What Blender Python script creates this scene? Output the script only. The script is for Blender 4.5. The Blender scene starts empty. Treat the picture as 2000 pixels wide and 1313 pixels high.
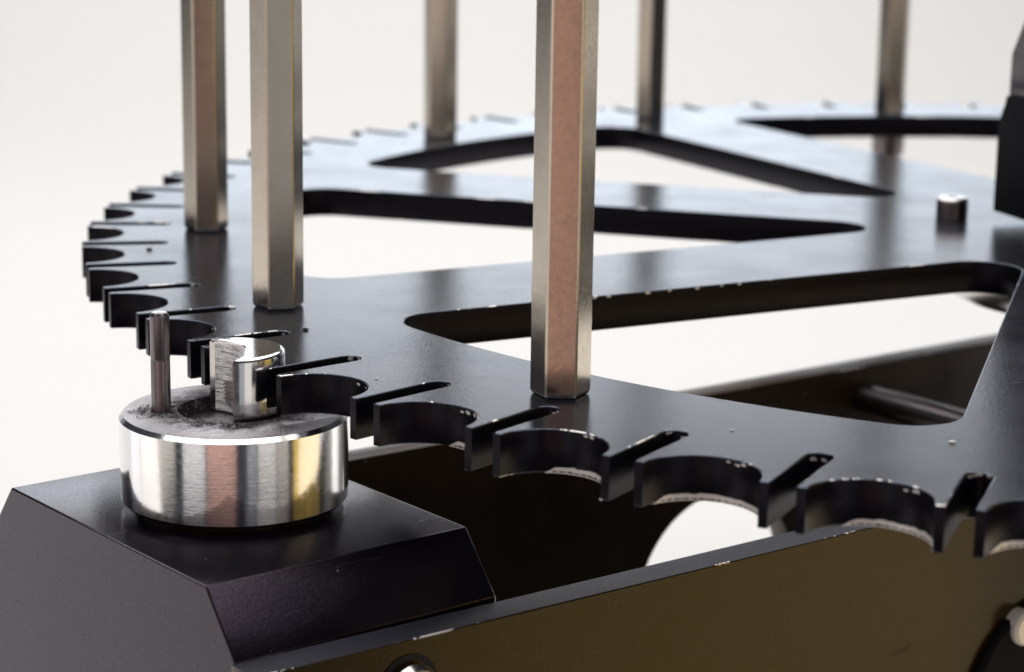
import bpy, bmesh, math, random
from math import pi, sin, cos, radians, sqrt, atan2
from mathutils import Vector, Matrix
random.seed(7)
scene = bpy.context.scene
COL = scene.collection

# ------------------------------------------------------------------ camera
CAM_LOC = Vector((0.0, 0.0, 3.758))
right = Vector((0.99989057, 0.00329734, 0.01442123))
down = Vector((0.01479339, -0.22286826, -0.97473632))
fwd = Vector((0.0, 0.974843, -0.22289265))
cam_d = bpy.data.cameras.new("camera")
cam_d.lens = 79.185
cam_d.sensor_width = 36.0
cam_d.clip_start = 0.1
cam_d.clip_end = 600.0
cam_d.dof.use_dof = True
cam_d.dof.focus_distance = 15.9
cam_d.dof.aperture_fstop = 0.58
cam_d.dof.aperture_blades = 0
cam = bpy.data.objects.new("camera", cam_d)
COL.objects.link(cam)
M = Matrix((right, -down, -fwd)).transposed().to_4x4()
M.translation = CAM_LOC
cam.matrix_world = M
scene.camera = cam

# ------------------------------------------------------------------ render
vs = scene.view_settings
vs.view_transform = 'Standard'
vs.look = 'None'
vs.exposure = 0.0
vs.gamma = 1.0
scene.cycles.max_bounces = 10
scene.cycles.glossy_bounces = 8
scene.cycles.caustics_reflective = False
scene.cycles.sample_clamp_indirect = 6.0

# ------------------------------------------------------------------ world
w = bpy.data.worlds.new("World")
scene.world = w
w.use_nodes = True
bg = w.node_tree.nodes["Background"]
bg.inputs[0].default_value = (0.80, 0.86, 1.0, 1)
bg.inputs[1].default_value = 0.045


# ------------------------------------------------------------------ softbox and added fill lights
def area(name, loc, target, sx, sy, col, L, spread=180):
    d = bpy.data.lights.new(name, 'AREA')
    d.shape = 'RECTANGLE'
    d.size = sx
    d.size_y = sy
    d.color = col
    d.energy = L * pi * sx * sy
    d.spread = radians(spread)
    if spread < 180:
        d.energy *= math.sin(radians(spread / 2)) ** 2
    o = bpy.data.objects.new(name, d)
    COL.objects.link(o)
    o.location = loc
    v = Vector(target) - Vector(loc)
    o.rotation_euler = v.to_track_quat('-Z', 'Y').to_euler()
    return o


AX = Vector((-1.975, 15.55, 0.0))          # axis of the drive drum
area("ceiling_softbox", (-5, 51, 44), (-5, 51, 0), 76, 112, (1.0, 0.978, 0.96), 2.04)
area("rear_cool_fill", (0, 97, 9.6), (0, 0, 8.0), 110, 10.2, (0.73, 0.86, 1.0), 0.92, 70)  # unseen strip added to brighten and cool the wheel plate's reflection
area("rear_upper_fill", (0, 97, 19.3), (0, 0, 1.0), 110, 2.5, (1.0, 0.98, 0.97), 0.85, 70)  # second unseen strip, added to lift the near part of that reflection


def strip(name, a0, a1, col, L, dist=24.0, zc=-1.2, h=13.5):
    """unseen fill light added for its band in the reflections; azimuth 0 = from the drum to the camera, positive to the right"""
    am = radians((a0 + a1) / 2)
    wd = 2 * dist * math.tan(radians(abs(a1 - a0) / 2))
    p = (AX.x + dist * sin(am), AX.y - dist * cos(am), zc)
    area(name, p, (AX.x, AX.y, zc), wd, h, col, L)


strip("rose_fill", -20, 8.5, (1.0, 0.57, 0.45), 0.62)  # added out of view, mirrors as a rosy band in drum and posts
strip("teal_fill", 19, 28, (0.94, 0.97, 1.0), 0.34)  # added to soften the dark gap beside the rosy band
strip("white_fill_right", 29.5, 48, (1.0, 0.95, 0.88), 0.68)
strip("tan_fill", 49, 61, (1.0, 0.88, 0.76), 0.46)
area("amber_fill", (8.8, 13.9, -2.9), (0, 14.6, -2.9), 6.2, 9.9, (1.0, 0.66, 0.10), 0.62)  # unseen light added to tint the front plate olive
strip("side_fill_right", 106, 130, (1.0, 0.93, 0.84), 0.50)  # added out of view to brighten the right faces of the posts
strip("white_fill_left", -44.5, -21.5, (1.0, 0.96, 0.93), 0.80)
strip("beige_fill", -98, -53, (1.0, 0.90, 0.79), 0.60)  # added band, widened to brighten the left faces of the posts
strip("violet_fill", -116, -100, (0.95, 0.92, 1.0), 0.36)  # added for the greyish band at the drum's left edge


# ------------------------------------------------------------------ helpers
def link(name, me, mat=None, parent=None, loc=None):
    o = bpy.data.objects.new(name, me)
    COL.objects.link(o)
    if mat is not None and me is not None:
        me.materials.clear()
        me.materials.append(mat)
    if loc is not None:
        o.location = loc
    if parent is not None:
        o.parent = parent
    return o


def empty(name, loc, rz=0.0):
    o = bpy.data.objects.new(name, None)
    o.empty_display_size = 0.2
    COL.objects.link(o)
    o.location = loc
    o.rotation_euler = (0, 0, rz)
    return o


def tag(o, label, cat, group=None, kind=None):
    if label:
        o["label"] = label
    if cat:
        o["category"] = cat
    if group:
        o["group"] = group
    if kind:
        o["kind"] = kind
    return o


def extrude_outline(name, loops, z0, z1, bevel=0.0, res=1):
    """filled outline with holes, extruded from z0 to z1, with a small edge bevel"""
    cu = bpy.data.curves.new(name + "_outline", 'CURVE')
    cu.dimensions = '2D'
    cu.fill_mode = 'BOTH'
    for lp in loops:
        s = cu.splines.new('POLY')
        s.points.add(len(lp) - 1)
        for i, (x, y) in enumerate(lp):
            s.points[i].co = (x, y, 0, 1)
        s.use_cyclic_u = True
    cu.extrude = (z1 - z0) / 2 - bevel
    cu.bevel_depth = bevel
    cu.bevel_resolution = res
    cu.offset = -bevel
    t = bpy.data.objects.new("tmp", cu)
    COL.objects.link(t)
    bpy.context.view_layer.update()
    dg = bpy.context.evaluated_depsgraph_get()
    me = bpy.data.meshes.new_from_object(t.evaluated_get(dg))
    bpy.data.objects.remove(t)
    bpy.data.curves.remove(cu)
    me.transform(Matrix.Translation((0, 0, (z0 + z1) / 2)))
    me.name = name
    bm = bmesh.new()
    bm.from_mesh(me)
    bmesh.ops.remove_doubles(bm, verts=bm.verts, dist=1e-5)
    bmesh.ops.recalc_face_normals(bm, faces=bm.faces)
    bm.to_mesh(me)
    bm.free()
    me.shade_smooth()
    me.set_sharp_from_angle(angle=radians(50))
    for f in me.polygons:
        if abs(f.normal.z) > 0.995:
            f.use_smooth = False
    return me


def lathe(name, prof, seg=96, sharp=28):
    """prof: list of (r, z) from the bottom axis up to the top axis"""
    bm = bmesh.new()
    rings = []
    for r, z in prof:
        if r < 1e-6:
            rings.append([bm.verts.new((0, 0, z))])
        else:
            rings.append([bm.verts.new((r * cos(2 * pi * i / seg), r * sin(2 * pi * i / seg), z)) for i in range(seg)])
    for a, b in zip(rings, rings[1:]):
        for i in range(seg):
            j = (i + 1) % seg
            if len(a) == 1 and len(b) == 1:
                continue
            if len(a) == 1:
                bm.faces.new((a[0], b[j], b[i]))
            elif len(b) == 1:
                bm.faces.new((a[i], a[j], b[0]))
            else:
                bm.faces.new((a[i], a[j], b[j], b[i]))
    bmesh.ops.recalc_face_normals(bm, faces=bm.faces)
    me = bpy.data.meshes.new(name)
    bm.to_mesh(me)
    bm.free()
    me.shade_smooth()
    me.set_sharp_from_angle(angle=radians(sharp))
    return me


def bevel_mesh(bm, off, seg=2, ang=25):
    es = [e for e in bm.edges if len(e.link_faces) == 2 and e.calc_face_angle(0) > radians(ang)]
    bmesh.ops.bevel(bm, geom=es, offset=off, segments=seg, profile=0.5, affect='EDGES')


def finish(bm, name, sharp=30):
    bmesh.ops.recalc_face_normals(bm, faces=bm.faces)
    me = bpy.data.meshes.new(name)
    bm.to_mesh(me)
    bm.free()
    me.shade_smooth()
    me.set_sharp_from_angle(angle=radians(sharp))
    return me


# ------------------------------------------------------------------ materials
class NT:
    def __init__(self, name):
        self.m = bpy.data.materials.new(name)
        self.m.use_nodes = True
        self.t = self.m.node_tree
        self.b = self.t.nodes["Principled BSDF"]
        self.out = self.t.nodes["Material Output"]

    def n(self, typ, **kw):
        nd = self.t.nodes.new(typ)
        for k, v in kw.items():
            if k in ("in_",):
                for kk, vv in v.items():
                    nd.inputs[kk].default_value = vv
            else:
                setattr(nd, k, v)
        return nd

    def l(self, a, b):
        self.t.links.new(a, b)

    def coords(self, scale=(1, 1, 1)):
        tc = self.n("ShaderNodeTexCoord")
        mp = self.n("ShaderNodeMapping")
        mp.inputs["Scale"].default_value = scale
        self.l(tc.outputs["Object"], mp.inputs[0])
        return mp.outputs[0]

    def noise(self, scale, detail=3, rough=0.5, vec=None):
        nd = self.n("ShaderNodeTexNoise")
        nd.inputs["Scale"].default_value = scale
        nd.inputs["Detail"].default_value = detail
        nd.inputs["Roughness"].default_value = rough
        if vec is not None:
            self.l(vec, nd.inputs["Vector"])
        return nd.outputs["Fac"]

    def ramp(self, fac, a, b, ca=(0, 0, 0, 1), cb=(1, 1, 1, 1)):
        r = self.n("ShaderNodeValToRGB")
        r.color_ramp.elements[0].position = a
        r.color_ramp.elements[1].position = b
        r.color_ramp.elements[0].color = ca
        r.color_ramp.elements[1].color = cb
        self.l(fac, r.inputs[0])
        return r.outputs[0]

    def math(self, op, a, b=None, c=None):
        m = self.n("ShaderNodeMath", operation=op)
        for i, v in enumerate((a, b, c)):
            if v is None:
                continue
            if isinstance(v, (int, float)):
                m.inputs[i].default_value = v
            else:
                self.l(v, m.inputs[i])
        return m.outputs[0]

    def mix(self, f, a, b):
        m = self.n("ShaderNodeMix", data_type='RGBA')
        if isinstance(f, (int, float)):
            m.inputs[0].default_value = f
        else:
            self.l(f, m.inputs[0])
        for i, v in ((6, a), (7, b)):
            if isinstance(v, tuple):
                m.inputs[i].default_value = v
            else:
                self.l(v, m.inputs[i])
        return m.outputs[2]

    def bump(self, h, strength, dist, prev=None):
        b = self.n("ShaderNodeBump")
        b.inputs["Strength"].default_value = strength
        b.inputs["Distance"].default_value = dist
        self.l(h, b.inputs["Height"])
        if prev is not None:
            self.l(prev, b.inputs["Normal"])
        return b.outputs[0]


def anodised(name, base, rough, ior, tint, worn=0.0, speck=0.8, grain=0.02, dust=True):
    k = NT(name)
    v = k.coords()
    g = k.noise(42, 4, 0.65, v)
    big = k.noise(1.3, 3, 0.5, v)
    b = k.b
    c = k.mix(k.ramp(big, 0.35, 0.7), base, tuple(x * 1.35 for x in base[:3]) + (1,))
    r = k.math('ADD', k.math('MULTIPLY', k.math('SUBTRACT', g, 0.5), 0.16), rough)
    r = k.math('ADD', r, k.math('MULTIPLY', k.math('SUBTRACT', big, 0.5), 0.16))
    # hairline scratches in two directions
    for ang, th in ((0.6, 0.70), (2.1, 0.715)):
        tc = k.n("ShaderNodeTexCoord")
        mp = k.n("ShaderNodeMapping")
        mp.inputs["Rotation"].default_value = (0, 0, ang)
        mp.inputs["Scale"].default_value = (0.9, 26, 4)
        k.l(tc.outputs["Object"], mp.inputs[0])
        sc_ = k.math('GREATER_THAN', k.noise(1.0, 3, 0.7, mp.outputs[0]), th)
        r = k.math('ADD', r, k.math('MULTIPLY', sc_, 0.14))
    g2 = k.noise(75, 2, 0.6, v)
    k.l(k.math('ADD', 0.5, k.math('MULTIPLY', k.math('SUBTRACT', g2, 0.5), speck)), b.inputs["Specular IOR Level"])
    b.inputs["IOR"].default_value = ior
    b.inputs["Specular Tint"].default_value = tint
    if dust:
        vo = k.n("ShaderNodeTexVoronoi")
        vo.inputs["Scale"].default_value = 2.6
        k.l(v, vo.inputs["Vector"])
        sp = k.math('LESS_THAN', k.math('ADD', vo.outputs["Distance"], k.math('MULTIPLY', k.noise(60, 2, 0.5, v), 0.03)), 0.044)
        pick = k.n("ShaderNodeSeparateColor")
        k.l(vo.outputs["Color"], pick.inputs[0])
        sp = k.math('MULTIPLY', sp, k.math('GREATER_THAN', pick.outputs[0], 0.72))
        c = k.mix(sp, c, (0.45, 0.45, 0.47, 1))
        r = k.math('ADD', r, k.math('MULTIPLY', sp, 0.5))
        vo2 = k.n("ShaderNodeTexVoronoi")
        vo2.inputs["Scale"].default_value = 9.0
        k.l(v, vo2.inputs["Vector"])
        s2 = k.math('LESS_THAN', vo2.outputs["Distance"], 0.07)
        pick2 = k.n("ShaderNodeSeparateColor")
        k.l(vo2.outputs["Color"], pick2.inputs[0])
        s2 = k.math('MULTIPLY', s2, k.math('GREATER_THAN', pick2.outputs[1], 0.8))
        r = k.math('ADD', r, k.math('MULTIPLY', s2, 0.35))
    if worn:
        # bare metal where the sharp edges have been rubbed through the coating
        ge = k.n("ShaderNodeNewGeometry")
        sx = k.n("ShaderNodeSeparateXYZ")
        k.l(ge.outputs["True Normal"], sx.inputs[0])
        az = k.math('ABSOLUTE', sx.outputs[2])
        edge = k.math('MULTIPLY', k.math('GREATER_THAN', az, 0.12), k.math('LESS_THAN', az, 0.985))
        wn = k.math('GREATER_THAN', k.math('ADD', k.noise(2.2, 2, 0.5, v), k.math('MULTIPLY', k.noise(24, 3, 0.6, v), 0.45)), 1.0 - worn)
        mk = k.math('MULTIPLY', edge, wn)
        c = k.mix(mk, c, (0.78, 0.74, 0.72, 1))
        k.l(mk, b.inputs["Metallic"])
    k.l(c, b.inputs["Base Color"])
    k.l(r, b.inputs["Roughness"])
    k.l(k.bump(g, grain * 10, 0.003), b.inputs["Normal"])
    return k.m


def metal(name, col, rough, brush=None, brush_str=0.1, patina=None, spots=False):
    k = NT(name)
    v = k.coords()
    b = k.b
    b.inputs["Metallic"].default_value = 1.0
    n1 = k.noise(30, 4, 0.6, v)
    n2 = k.noise(3.0, 3, 0.6, v)
    c = k.mix(k.ramp(n2, 0.3, 0.75), col, tuple(x * 0.93 for x in col[:3]) + (1,))
    if patina:
        c = k.mix(k.ramp(k.math('ADD', n2, k.math('MULTIPLY', n1, 0.3)), 0.62, 0.8), c, patina)
    k.l(c, b.inputs["Base Color"])
    r = k.math('ADD', k.math('MULTIPLY', k.math('SUBTRACT', n1, 0.5), 0.18), rough)
    k.l(r, b.inputs["Roughness"])
    nrm = k.bump(n1, 0.06, 0.004)
    if brush:
        bv = k.coords(brush)
        nb = k.noise(1.0, 5, 0.7, bv)
        nrm = k.bump(nb, brush_str, 0.01, nrm)
    k.l(nrm, b.inputs["Normal"])
    return k.m


MAT_PLATE = anodised("black_anodised_plate", (0.011, 0.011, 0.016, 1), 0.18, 2.05, (0.66, 0.76, 1.0, 1), worn=0.14, speck=1.1, grain=0.04)
MAT_FRAME = anodised("black_anodised_frame", (0.014, 0.008, 0.002, 1), 0.22, 1.41, (1.0, 0.80, 0.42, 1), worn=0.12, speck=0.3)
MAT_BLOCK = anodised("violet_black_anodised_block", (0.003, 0.002, 0.004, 1), 0.20, 1.53, (0.82, 0.64, 0.88, 1), worn=0.05)
MAT_MILLED = anodised("milled_black_edge", (0.020, 0.020, 0.028, 1), 0.46, 1.33, (0.85, 0.88, 1.0, 1), worn=0.14, grain=0.12)
MAT_BACK = anodised("bounce_lit_back_plate", (0.07, 0.05, 0.035, 1), 0.30, 1.5, (1.0, 0.92, 0.9, 1), worn=0.10)  # brown base lifted, standing in for light bounced between the side plates
MAT_NICKEL = metal("dull_nickel", (0.66, 0.59, 0.50, 1), 0.20, (6, 6, 1.0), 0.03, patina=(0.60, 0.53, 0.445, 1))
MAT_STEEL = metal("dark_steel", (0.22, 0.19, 0.20, 1), 0.30, (20, 20, 2), 0.1)
MAT_BRIGHT = metal("bright_steel", (0.80, 0.78, 0.76, 1), 0.20)
MAT_TURNED = metal("turned_aluminium", (0.96, 0.95, 0.96, 1), 0.13, (1.0, 1.0, 60), 0.022)
MAT_BARE = metal("bare_aluminium_edge", (0.95, 0.90, 0.88, 1), 0.42)


def grimy_aluminium():
    k = NT("grimy_machined_aluminium")
    v = k.coords()
    b = k.b
    sx = k.n("ShaderNodeSeparateXYZ")
    k.l(v, sx.inputs[0])
    # distance from the axis and from the foot of the pin
    rr = k.math('SQRT', k.math('ADD', k.math('POWER', sx.outputs[0], 2), k.math('POWER', sx.outputs[1], 2)))
    dx = k.math('ADD', sx.outputs[0], 0.511)
    dy = k.math('ADD', sx.outputs[1], 0.058)
    pr = k.math('SQRT', k.math('ADD', k.math('POWER', dx, 2), k.math('POWER', dy, 2)))
    near = k.math('MINIMUM', k.math('ABSOLUTE', k.math('SUBTRACT', rr, 0.36)), pr)
    n1 = k.noise(9, 5, 0.7, v)
    n2 = k.noise(60, 4, 0.7, v)
    g = k.math('SUBTRACT', k.math('ADD', k.math('MULTIPLY', n1, 0.55), k.math('MULTIPLY', n2, 0.45)), k.math('MULTIPLY', near, 0.95))
    mask = k.ramp(g, 0.26, 0.42)
    c = k.mix(mask, (0.74, 0.72, 0.76, 1), (0.035, 0.028, 0.032, 1))
    k.l(c, b.inputs["Base Color"])
    k.l(k.math('SUBTRACT', 1.0, k.math('MULTIPLY', mask, 0.55)), b.inputs["Metallic"])
    k.l(k.math('ADD', 0.16, k.math('MULTIPLY', mask, 0.35)), b.inputs["Roughness"])
    k.l(k.bump(n2, 0.5, 0.02), b.inputs["Normal"])
    return k.m


MAT_MATT_BLACK = NT("matt_black")
MAT_MATT_BLACK.b.inputs["Base Color"].default_value = (0.004, 0.004, 0.006, 1)
MAT_MATT_BLACK.b.inputs["Roughness"].default_value = 0.75
MAT_MATT_BLACK.b.inputs["Specular IOR Level"].default_value = 0.15
MAT_MATT_BLACK = MAT_MATT_BLACK.m
MAT_GRIME = grimy_aluminium()


def rough_cut():
    k = NT("rough_cut_aluminium")
    v = k.coords((2, 2, 26))
    n = k.noise(1.6, 5, 0.75, v)
    n2 = k.noise(40, 3, 0.6, k.coords())
    c = k.mix(k.ramp(k.math('ADD', k.math('MULTIPLY', n, 0.7), k.math('MULTIPLY', n2, 0.3)), 0.33, 0.52), (0.20, 0.16, 0.17, 1), (0.95, 0.92, 0.92, 1))
    k.l(c, k.b.inputs["Base Color"])
    k.b.inputs["Metallic"].default_value = 1.0
    k.b.inputs["Roughness"].default_value = 0.34
    k.l(k.bump(n, 1.0, 0.07), k.b.inputs["Normal"])
    return k.m


MAT_CUT = rough_cut()


def paper():
    k = NT("white_backdrop_paper")
    v = k.coords()
    n = k.noise(0.4, 4, 0.6, v)
    c = k.mix(n, (0.905, 0.895, 0.88, 1), (0.925, 0.915, 0.90, 1))
    k.l(c, k.b.inputs["Base Color"])
    k.b.inputs["Roughness"].default_value = 0.9
    k.b.inputs["IOR"].default_value = 1.3
    return k.m


MAT_PAPER = paper()

_b = MAT_BARE.node_tree.nodes["Principled BSDF"]
_b.inputs["Metallic"].default_value = 0.2
# ------------------------------------------------------------------ backdrop
FLOOR = -8.0


def backdrop():
    bm = bmesh.new()
    prof = [(8.0, FLOOR), (40.0, FLOOR), (80.0, FLOOR)]
    R = 34.0
    for i in range(1, 25):
        a = i / 24 * pi / 2
        prof.append((80.0 + R * sin(a), FLOOR + R * (1 - cos(a))))
    prof.append((80.0 + R, FLOOR + 36))
    rows = []
    for y, z in prof:
        rows.append([bm.verts.new((x, y, z)) for x in (-110, -40, 0, 40, 110)])
    for a, b in zip(rows, rows[1:]):
        for i in range(4):
            bm.faces.new((a[i], a[i + 1], b[i + 1], b[i]))
    for f in bm.faces:
        f.normal_flip() if f.normal.z < 0 else None
    me = finish(bm, "backdrop", 60)
    o = link("backdrop", me, MAT_PAPER)
    o["kind"] = "structure"
    o["label"] = "plain off white paper sweep under and behind the mechanism"


backdrop()

# ------------------------------------------------------------------ toothed wheel
C = Vector((5.971, 21.642, 0.0))
PH0 = radians(196.047)
STEP = radians(6.0)
T = 0.29
HW = 0.086                 # half width of a slot
RT = 10.0
RC, RS = 10.02, 0.379      # circle of the scallops: distance and radius


def wheel_outline():
    pts = []
    r_end = 9.235 + HW
    for k in range(60):
        a = PH0 + STEP * k
        ur, ut = Vector((cos(a), sin(a))), Vector((-sin(a), cos(a)))
        rt = sqrt(RT * RT - HW * HW)
        pts.append(ur * rt - ut * HW)
        pts.append(ur * r_end - ut * HW)
        for i in range(1, 10):
            b = pi * i / 10
            pts.append(ur * (r_end - HW * sin(b)) - ut * HW * cos(b))
        pts.append(ur * r_end + ut * HW)
        pts.append(ur * rt + ut * HW)
        a2 = a + STEP / 2
        ur, ut = Vector((cos(a2), sin(a2))), Vector((-sin(a2), cos(a2)))
        # from the circle r = RT inwards round the scallop
        th0 = math.asin(max(-1, min(1, (RC * RC + RS * RS - RT * RT) / (2 * RC * RS))))
        n = 22
        for i in range(n + 1):
            th = th0 + (pi - 2 * th0) * i / n
            pts.append(ur * (RC - RS * sin(th)) - ut * RS * cos(th))
    return [(p.x, p.y) for p in pts]


def window_outline(ang):
    """rounded triangular window; local x axis points outwards along ang"""
    half = atan2(0.42, 1.0)
    V = 2.05
    rt, rc, Ro = 0.35, 0.38, 8.36
    cxt = V + rt / sin(half)
    pts = []
    n = 12
    for i in range(n + 1):          # inner tip, from the lower side to the upper
        b = (-pi / 2 - half) - (pi - 2 * half) * i / n
        pts.append((cxt + rt * cos(b), rt * sin(b)))
    # upper corner circle: distance Ro-rc from the hub, rc below the side line
    nx, ny = -sin(half), cos(half)
    # points on line offset inward by rc: P = (V,0) + s*(cos,sin) - rc*(nx,ny)
    bx, by = V - rc * nx, -rc * ny
    dx, dy = cos(half), sin(half)
    B = bx * dx + by * dy
    cc = bx * bx + by * by - (Ro - rc) ** 2
    s = -B + sqrt(B * B - cc)
    qx, qy = bx + s * dx, by + s * dy
    a1 = pi / 2 + half
    a2 = atan2(qy, qx)
    up = []
    for i in range(9):
        b = a1 + (a2 - a1) * i / 8
        up.append((qx + rc * cos(b), qy + rc * sin(b)))
    pts += up
    for i in range(1, 16):
        b = a2 - 2 * a2 * i / 16
        pts.append((Ro * cos(b), Ro * sin(b)))
    pts += [(x, -y) for x, y in reversed(up)]
    ca, sa = cos(ang), sin(ang)
    return [(x * ca - y * sa, x * sa + y * ca) for x, y in pts]


A_POST = radians(208.217)
MAT_WALL = anodised("black_anodised_milled_edge", (0.004, 0.0035, 0.006, 1), 0.33, 1.30, (0.85, 0.82, 1.0, 1), worn=0.0, dust=False)
wheel = empty("slotted_wheel", C)
tag(wheel, "large flat black wheel with slots and round notches along its rim and eight wide windows", "wheel")
loops = [wheel_outline()] + [window_outline(A_POST + radians(22.5 + 45 * j)) for j in range(8)]
hole = [(0.35 * cos(2 * pi * i / 40), 0.35 * sin(2 * pi * i / 40)) for i in range(40)]
pme = extrude_outline("plate", loops + [hole], -T, 0.0, 0.009)
link("plate", pme, MAT_PLATE, wheel)
pme.materials.append(MAT_WALL)
for f in pme.polygons:
    if abs(f.normal.z) < 0.1:
        f.material_index = 1
link("hub_flange", lathe("hub_flange", [(0, -0.68), (1.66, -0.68), (1.80, -0.60), (1.84, -0.50), (1.84, -0.40), (1.78, -0.294), (0, -0.294)], 128), MAT_BRIGHT, wheel)


def worn_arc(k, t0, t1):
    """bare metal left along the lower edge of one notch"""
    a2 = PH0 + STEP * (k + 0.5)
    ur, ut = Vector((cos(a2), sin(a2), 0)), Vector((-sin(a2), cos(a2), 0))
    bm = bmesh.new()
    n = 26
    rows = []
    R1, R0, R2 = RS - 0.0045, RS + 0.002, RS + 0.012
    for i in range(n + 1):
        t = t0 + (t1 - t0) * i / n
        th = pi * t
        env = min(1, i / 2.5, (n - i) / 4.0)
        h = 0.040 * env * (0.86 + 0.28 * random.random()) + 0.003
        d = -(ur * sin(th)) - ut * cos(th)
        c0 = ur * RC
        rows.append([bm.verts.new(c0 + d * R0 + Vector((0, 0, -T - 0.002))), bm.verts.new(c0 + d * R1 + Vector((0, 0, -T + h))),
                     bm.verts.new(c0 + d * R2 + Vector((0, 0, -T + h))), bm.verts.new(c0 + d * R2 + Vector((0, 0, -T - 0.002)))])
    for a, b in zip(rows, rows[1:]):
        for i in range(4):
            j = (i + 1) % 4
            bm.faces.new((a[i], a[j], b[j], b[i]))
    bm.faces.new(rows[0])
    bm.faces.new(rows[-1])
    o = link("bare_metal_edge", finish(bm, "bare_metal_edge"), MAT_BARE, wheel)


for k, t0, t1 in ((3, .50, .97), (4, .52, .95), (5, .44, .97), (6, .30, .98), (7, .12, .97), (8, .30, .96), (9, .12, .95), (10, .1, .9)):
    worn_arc(k, t0, t1)


def chip(pos, nrm, size, seed):
    """a fleck of bare metal proud of the coating, lying against a wall or a rim"""
    rnd = random.Random(seed)
    n = Vector(nrm).normalized()
    u = n.cross(Vector((0, 0, 1)))
    if u.length < 0.1:
        u = Vector((1, 0, 0))
    u.normalize()
    v = n.cross(u)
    bm = bmesh.new()
    m = 9
    ring = []
    for i in range(m):
        a = 2 * pi * i / m
        r = size * (0.55 + 0.5 * rnd.random())
        ring.append(bm.verts.new(Vector(pos) + u * r * 1.7 * cos(a) + v * r * 0.75 * sin(a) + n * 0.001))
    top = bm.verts.new(Vector(pos) + n * 0.005)
    for i in range(m):
        bm.faces.new((ring[i], ring[(i + 1) % m], top))
    link("chipped_spot", finish(bm, "chipped_spot", 80), MAT_BARE, wheel)


sd = 1
for k in range(1, 10):
    # blind end of the slot: chips on the end wall
    a = PH0 + STEP * k
    ur, ut = Vector((cos(a), sin(a), 0)), Vector((-sin(a), cos(a), 0))
    for q in range(4):
        b = radians(random.uniform(-70, 75))
        d = -ur * cos(b) + ut * sin(b)
        p = ur * (9.235 + HW) + d * (HW - 0.001) + Vector((0, 0, -0.012 - random.random() * 0.035))
        chip(p, -d, random.uniform(0.010, 0.020), sd)
        sd += 1
for k in range(2, 10):
    # upper right of each notch wall
    a2 = PH0 + STEP * (k + 0.5)
    ur, ut = Vector((cos(a2), sin(a2), 0)), Vector((-sin(a2), cos(a2), 0))
    for q in range(3):
        th = pi * random.uniform(0.52, 0.72)
        d = -(ur * sin(th)) - ut * cos(th)
        p = ur * RC + d * (RS - 0.001) + Vector((0, 0, -0.018 - random.random() * 0.02))
        chip(p, -d, random.uniform(0.010, 0.022), sd)
        sd += 1
# small nicks along the far edge of the front window
wa0 = A_POST + radians(22.5)
for q in range(7):
    s = 4.95 + q * 0.22 + random.uniform(-0.08, 0.08)
    half = atan2(0.42, 1.0)
    x, y = s, -0.42 * (s - 2.05)
    P = Vector((x * cos(wa0) - y * sin(wa0), x * sin(wa0) + y * cos(wa0), 0))
    nl = Vector((-sin(half), -cos(half)))       # outward of the opening
    nn = -Vector((nl.x * cos(wa0) - nl.y * sin(wa0), nl.x * sin(wa0) + nl.y * cos(wa0), 0))
    chip(P + Vector((0, 0, -0.014)) + nn * 0.001, nn, random.uniform(0.012, 0.022), sd)
    sd += 1


# grit and lint lying on the plate
for x, y, sz, mt in ((-7.524, -5.111, 0.020, MAT_WALL), (-9.201, -1.984, 0.024, MAT_WALL), (-3.202, -8.025, 0.017, MAT_BARE),
                     (-4.563, -7.821, 0.010, MAT_BARE), (-6.9, -6.6, 0.008, MAT_BARE), (-7.9, -4.3, 0.009, MAT_WALL)):
    bm = bmesh.new()
    bmesh.ops.create_icosphere(bm, subdivisions=2, radius=sz)
    for v in bm.verts:
        v.co.x *= 1.0 + 0.5 * random.random()
        v.co.y *= 0.7 + 0.4 * random.random()
        v.co.z = v.co.z * 0.45 + sz * 0.42
    g = link("grit", finish(bm, "grit", 20), mt, wheel)
    g.location = (x, y, 0.0)


# ------------------------------------------------------------------ hex standoffs
def hex_body(name, Rh, h, ch=0.03):
    bm = bmesh.new()
    rings = []
    bev = 0.055       # share of each side rounded off at the corners
    def ring(R, z):
        vs_ = []
        for i in range(6):
            a = pi / 6 + i * pi / 3
            c0 = Vector((R * cos(a), R * sin(a)))
            pv = Vector((R * cos(a - pi / 3), R * sin(a - pi / 3)))
            nx = Vector((R * cos(a + pi / 3), R * sin(a + pi / 3)))
            for t in (c0 + (pv - c0) * bev, c0 + (pv + nx - 2 * c0) * bev * 0.36, c0 + (nx - c0) * bev):
                vs_.append(bm.verts.new((t.x, t.y, z)))
        return vs_
    zs = [(Rh * 0.80, 0.001), (Rh * 0.90, 0.006), (Rh * 1.0, 0.030), (Rh, h - 0.03), (Rh * 0.9, h)]
    # chamfer cone: clip radius only at corners
    for R, z in zs:
        r_ = ring(Rh, z)
        if R < Rh:
            lim = R * 1.02
            for v in r_:
                l = sqrt(v.co.x ** 2 + v.co.y ** 2)
                if l > lim:
                    v.co.x *= lim / l
                    v.co.y *= lim / l
        rings.append(r_)
    for a, b in zip(rings, rings[1:]):
        for i in range(18):
            j = (i + 1) % 18
            bm.faces.new((a[i], a[j], b[j], b[i]))
    bm.faces.new(rings[0][::-1])
    bm.faces.new(rings[-1])
    return finish(bm, name, 12)


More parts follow.
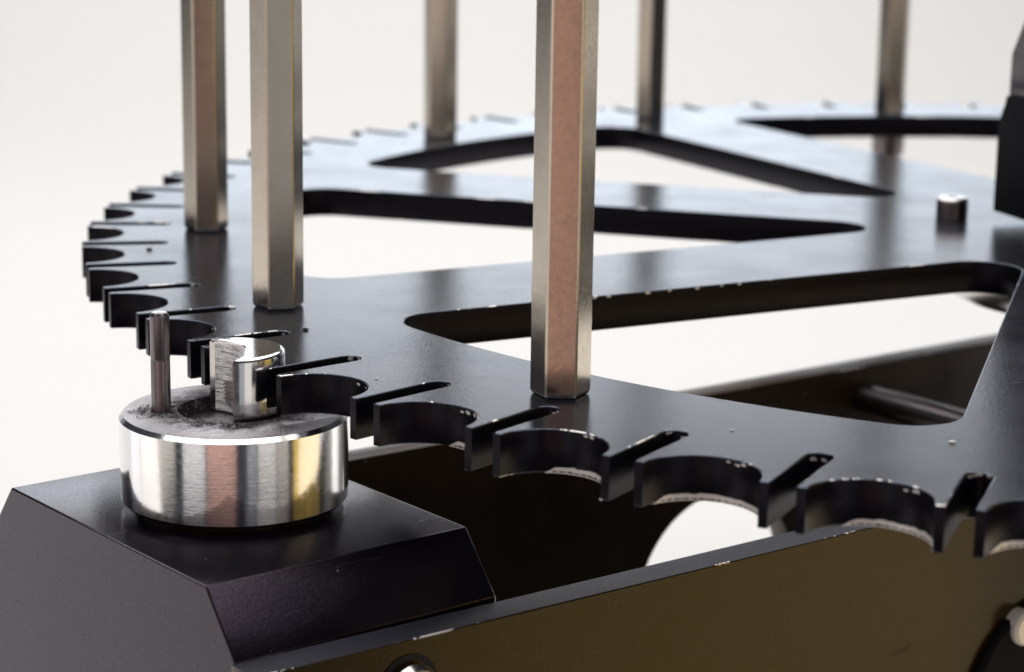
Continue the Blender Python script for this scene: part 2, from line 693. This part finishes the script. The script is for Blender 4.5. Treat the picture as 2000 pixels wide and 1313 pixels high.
hexme = hex_body("hex_body", 0.207, 5.2)
hexscrew = lathe("screw_head", [(0, -0.60), (0.14, -0.60), (0.20, -0.56), (0.215, -0.48), (0.215, -T - 0.002), (0, -T - 0.002)], 40)
posts = [
    (1, 0.0, "sharp hexagonal post standing nearest, with a rosy middle face"),
    (0, 15.0, "tan hexagonal post second from the left, standing behind the silver drum"),
    (-1, 9.5, "leftmost hexagonal post with a dark brown middle face"),
    (-3, -8.0, "blurred hexagonal post standing by the left corner of the rear window"),
    (-4, 24.0, "blurred dark hexagonal post just right of the nearest post"),
    (-5, 8.0, "most distant hexagonal post, pale and blurred, left of the black box"),
]
for j, face_az, lab in posts:
    a = A_POST + radians(22.5 * j)
    p = C + Vector((cos(a), sin(a), 0)) * 8.889
    if j == 1:
        p = Vector((0.330, 14.735, 0))
    if j == 0:
        p = Vector((-1.850, 17.40, 0))
    if j == -5:
        p = Vector((5.03, 30.2, 0))
    # a face normal pointing at azimuth face_az from straight towards the camera
    e = empty("hex_standoff", (p.x, p.y, 0.0), radians(-90 + face_az))
    tag(e, lab, "metal post", "hexagonal metal posts standing in a ring on the black wheel")
    link("hex_body", hexme, MAT_NICKEL, e)
    if j == -5:
        link("screw_head", hexscrew, MAT_STEEL, e)

# bolt head on the hub
cap = empty("cap_screw", (4.32, 21.95, 0.0))
tag(cap, "small blurred silver cap screw standing on the hub of the black wheel", "screw")
link("head", lathe("head", [(0.150, 0.001), (0.155, 0.01), (0.155, 0.175), (0.14, 0.198), (0.05, 0.20), (0.05, 0.15), (0, 0.15)], 48), MAT_STEEL, cap)
link("washer_face", lathe("washer_face", [(0.052, 0.2005), (0.148, 0.195), (0.13, 0.212), (0.054, 0.214), (0.052, 0.2005)], 48), MAT_BRIGHT, cap)

# ------------------------------------------------------------------ drive drum
ZT, ZB = -0.37, -1.018
drum = empty("drive_drum", (AX.x, AX.y, 0))
tag(drum, "short silver turned drum with an upright pin and a half moon boss on top", "drive drum")
body = link("drum_body", lathe("drum_body", [(0, ZB), (0.76, ZB), (0.79, ZB + 0.010), (0.812, ZB + 0.035), (0.814, ZT - 0.030), (0.786, ZT)], 256), MAT_TURNED, drum)
link("drum_top", lathe("drum_top", [(0.786, ZT), (0.45, ZT + 0.001), (0.425, ZT + 0.014), (0.40, ZT + 0.012), (0.388, ZT - 0.05), (0.37, ZT - 0.09), (0, ZT - 0.09)], 160), MAT_GRIME, drum)
link("spacer_ring", lathe("spacer_ring", [(0, -1.0495), (0.72, -1.0495), (0.72, ZB - 0.001), (0, ZB - 0.001)], 96), MAT_FRAME, drum)  # black finish stands in for the shadow under the drum


def boss_outline(Rb=0.365):
    pts = []
    a0, a1 = radians(-84), radians(125)
    for i in range(41):
        a = a0 + (a1 - a0) * i / 40
        pts.append((Rb * cos(a), Rb * sin(a)))
    p0 = Vector((Rb * cos(a1), Rb * sin(a1)))
    p2 = Vector((Rb * cos(a0), Rb * sin(a0)))
    pc = Vector((0.19, 0.13))
    for i in range(1, 20):
        t = i / 20
        q = p0 * (1 - t) ** 2 + pc * 2 * t * (1 - t) + p2 * t * t
        pts.append((q.x, q.y))
    return pts


bme = extrude_outline("locking_boss", [boss_outline()], ZT - 0.089, 0.085, 0.030, 2)
boss = link("locking_boss", bme, MAT_TURNED, drum)
bme.materials.append(MAT_CUT)
for f in bme.polygons:
    c, n = f.center, f.normal
    if abs(n.z) < 0.8 and n.x < 0.1 and (c.x ** 2 + c.y ** 2) < 0.345 ** 2:
        f.material_index = 1
# machining ridges low on the cut face
for i in range(6):
    pts = boss_outline()[41:60]
    z = -0.34 + i * 0.026
    bm = bmesh.new()
    rows = []
    for x, y in pts[2:12]:
        rows.append([bm.verts.new((x - 0.001, y, z)), bm.verts.new((x - 0.018 - 0.004 * random.random(), y - 0.003, z + 0.007)), bm.verts.new((x - 0.001, y, z + 0.014))])
    for a, b in zip(rows, rows[1:]):
        for q in range(3):
            bm.faces.new((a[q], a[(q + 1) % 3], b[(q + 1) % 3], b[q]))
    bm.faces.new(rows[0])
    bm.faces.new(rows[-1])
    link("tool_ridge", finish(bm, "tool_ridge", 50), MAT_BRIGHT, drum)
pin = link("drive_pin", lathe("drive_pin", [(0, ZT - 0.02), (0.070, ZT - 0.02), (0.0685, 0.0), (0.0665, 0.01), (0.069, 0.018), (0.069, 0.325), (0.058, 0.342), (0, 0.345)], 48), MAT_STEEL, drum)
pin.location = (-0.511, -0.058, 0)
pt = link("pin_tip", lathe("pin_tip", [(0, 0.3455), (0.055, 0.3445), (0.052, 0.349), (0, 0.352)], 48), MAT_BRIGHT, drum)
pt.location = (-0.511, -0.058, 0)
# crumbs of black debris round the pin and the boss
rnd = random.Random(3)
bm = bmesh.new()
for i in range(240):
    if i < 110:
        a = rnd.uniform(0, 2 * pi)
        r = abs(rnd.gauss(0.07, 0.05)) + 0.045
        x, y = -0.511 + r * cos(a) * 1.3, -0.058 + r * sin(a)
    else:
        a = rnd.uniform(radians(100), radians(330))
        r = rnd.gauss(0.40, 0.035)
        x, y = r * cos(a), r * sin(a)
    if x * x + y * y > 0.74 ** 2:
        continue
    s = rnd.uniform(0.004, 0.014)
    v0 = [bm.verts.new((x + s * rnd.uniform(-1.2, 1.2), y + s * rnd.uniform(-1.2, 1.2), ZT + 0.0 + (s * rnd.uniform(0.3, 1.5) if q else 0))) for q in range(4)]
    for tri in ((0, 1, 2), (0, 1, 3), (1, 2, 3), (0, 2, 3)):
        bm.faces.new([v0[q] for q in tri])
k = NT("black_crumbs")
k.b.inputs["Base Color"].default_value = (0.03, 0.025, 0.028, 1)
k.b.inputs["Roughness"].default_value = 0.5
cr = link("debris", finish(bm, "debris", 10), k.m, drum)
cr["kind"] = "stuff"

# ------------------------------------------------------------------ bearing block
BA = radians(39.1)
block = empty("bearing_block", (AX.x, AX.y, 0), BA)
tag(block, "black chamfered block carrying the silver drum at lower left", "bearing block")


def block_mesh():
    bm = bmesh.new()
    x0, x1 = -1.137, 1.02
    prof = [(-1.795, -7.98), (-1.795, -1.466), (-1.456, -1.05), (1.255, -1.05), (1.595, -1.466), (1.595, -7.98)]
    xs = [(x0, 0), (x1 - 0.05, 0), (x1, 0.05)]
    rows = []
    for x, ins in xs:
        row = []
        for y, z in prof:
            yy = y + (ins if y < 0 else -ins)
            zz = z if z < -4 else z - ins * 0.6
            row.append(bm.verts.new((x, yy, zz)))
        rows.append(row)
    for a, b in zip(rows, rows[1:]):
        for i in range(6):
            j = (i + 1) % 6
            bm.faces.new((a[i], a[j], b[j], b[i]))
    bm.faces.new(rows[0])
    bm.faces.new(rows[-1])
    bmesh.ops.recalc_face_normals(bm, faces=bm.faces)
    bevel_mesh(bm, 0.012, 2, 20)
    return finish(bm, "block_body", 20)


link("block_body", block_mesh(), MAT_BLOCK, block)

# ------------------------------------------------------------------ channel frame (two side plates)
WA = radians(37.0)
frame = empty("channel_frame", (AX.x, AX.y, 0), WA)
tag(frame, "frame of two upright black side plates with round openings under the wheel", "frame")


def side_plate(name, y0, y1, x0, x1, cx, cz, r, mat=MAT_FRAME):
    z1 = -1.47
    z0 = -7.99
    out = [(x0, z0), (x1, z0), (x1, z1), (x0, z1)]
    circ = [(cx + r * cos(2 * pi * i / 72), cz + r * sin(2 * pi * i / 72)) for i in range(72)]
    me = extrude_outline(name, [out, circ], 0, y1 - y0, 0.010)
    me.transform(Matrix.Translation((0, y1, 0)) @ Matrix.Rotation(radians(90), 4, 'X'))
    o = link(name, me, mat, frame)
    if mat == MAT_FRAME:
        me.materials.append(MAT_MILLED)
        for f in me.polygons:
            if f.normal.z > 0.6:
                f.material_index = 1
    return o


side_plate("front_plate", -2.11, -1.835, -1.10, 15.0, 6.46, -3.34, 0.80)
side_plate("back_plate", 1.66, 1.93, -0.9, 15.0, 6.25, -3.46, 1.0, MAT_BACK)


def across(name, prof, x, z, mat, seg=48, hexed=False):
    me = lathe(name, prof, seg)
    me.transform(Matrix.Rotation(radians(90), 4, 'X'))      # +z of the profile -> -y
    o = link(name, me, mat, frame)
    o.location = (x, 0, z)
    return o


across("cross_rod", [(0, -1.655), (0.145, -1.655), (0.145, 1.83), (0, 1.83)], 8.1, -1.78, MAT_STEEL)
across("screw_head", [(0.0, 2.112), (0.19, 2.112), (0.192, 2.15), (0.165, 2.20), (0.11, 2.235), (0.085, 2.24), (0.08, 2.18), (0, 2.17)], 0.09, -1.825, MAT_BRIGHT)
across("screw_recess_ring", [(0.20, 2.1125), (0.240, 2.1125), (0.240, 2.118), (0.20, 2.118), (0.20, 2.1125)], 0.07, -1.81, MAT_WALL)
across("bearing_cap", [(0, 2.112), (0.93, 2.112), (0.93, 2.16), (0.90, 2.19), (0, 2.19)], 6.46, -3.34, MAT_MATT_BLACK, 96)
across("roller_end", [(0, 2.115), (0.15, 2.115), (0.15, 2.23), (0.13, 2.26), (0, 2.27)], 6.11, -2.62, MAT_BARE)

# ------------------------------------------------------------------ black box on the hub
HB = Vector((4.713, 21.924, 0))
hub = empty("hub_box", HB, radians(-71.4))
tag(hub, "black box with a sloping top above the hub at the right edge", "box")


def prism(name, prof, y0, y1, mat, parent, bev=0.02):
    bm = bmesh.new()
    a = [bm.verts.new((x, y0, z)) for x, z in prof]
    b = [bm.verts.new((x, y1, z)) for x, z in prof]
    n = len(prof)
    for i in range(n):
        j = (i + 1) % n
        bm.faces.new((a[i], a[j], b[j], b[i]))
    bm.faces.new(a)
    bm.faces.new(b)
    bmesh.ops.recalc_face_normals(bm, faces=bm.faces)
    bevel_mesh(bm, bev, 2, 20)
    return link(name, finish(bm, name, 25), mat, parent)


prism("lower_body", [(0, 0.08), (2.6, 0.08), (2.6, 1.235), (0.12, 1.235), (0.10, 1.16), (0.0, 0.96)], 0.0, 2.2, MAT_MATT_BLACK, hub)  # darker and duller than the upper body
prism("upper_body", [(0.115, 1.21), (2.5, 1.21), (2.5, 2.5), (0.62, 2.5), (0.12, 1.64)], 0.03, 2.1, MAT_BLOCK, hub)
prism("foot", [(0.4, 0.001), (2.2, 0.001), (2.2, 0.078), (0.4, 0.078)], 0.3, 1.8, MAT_BLOCK, hub, 0.005)
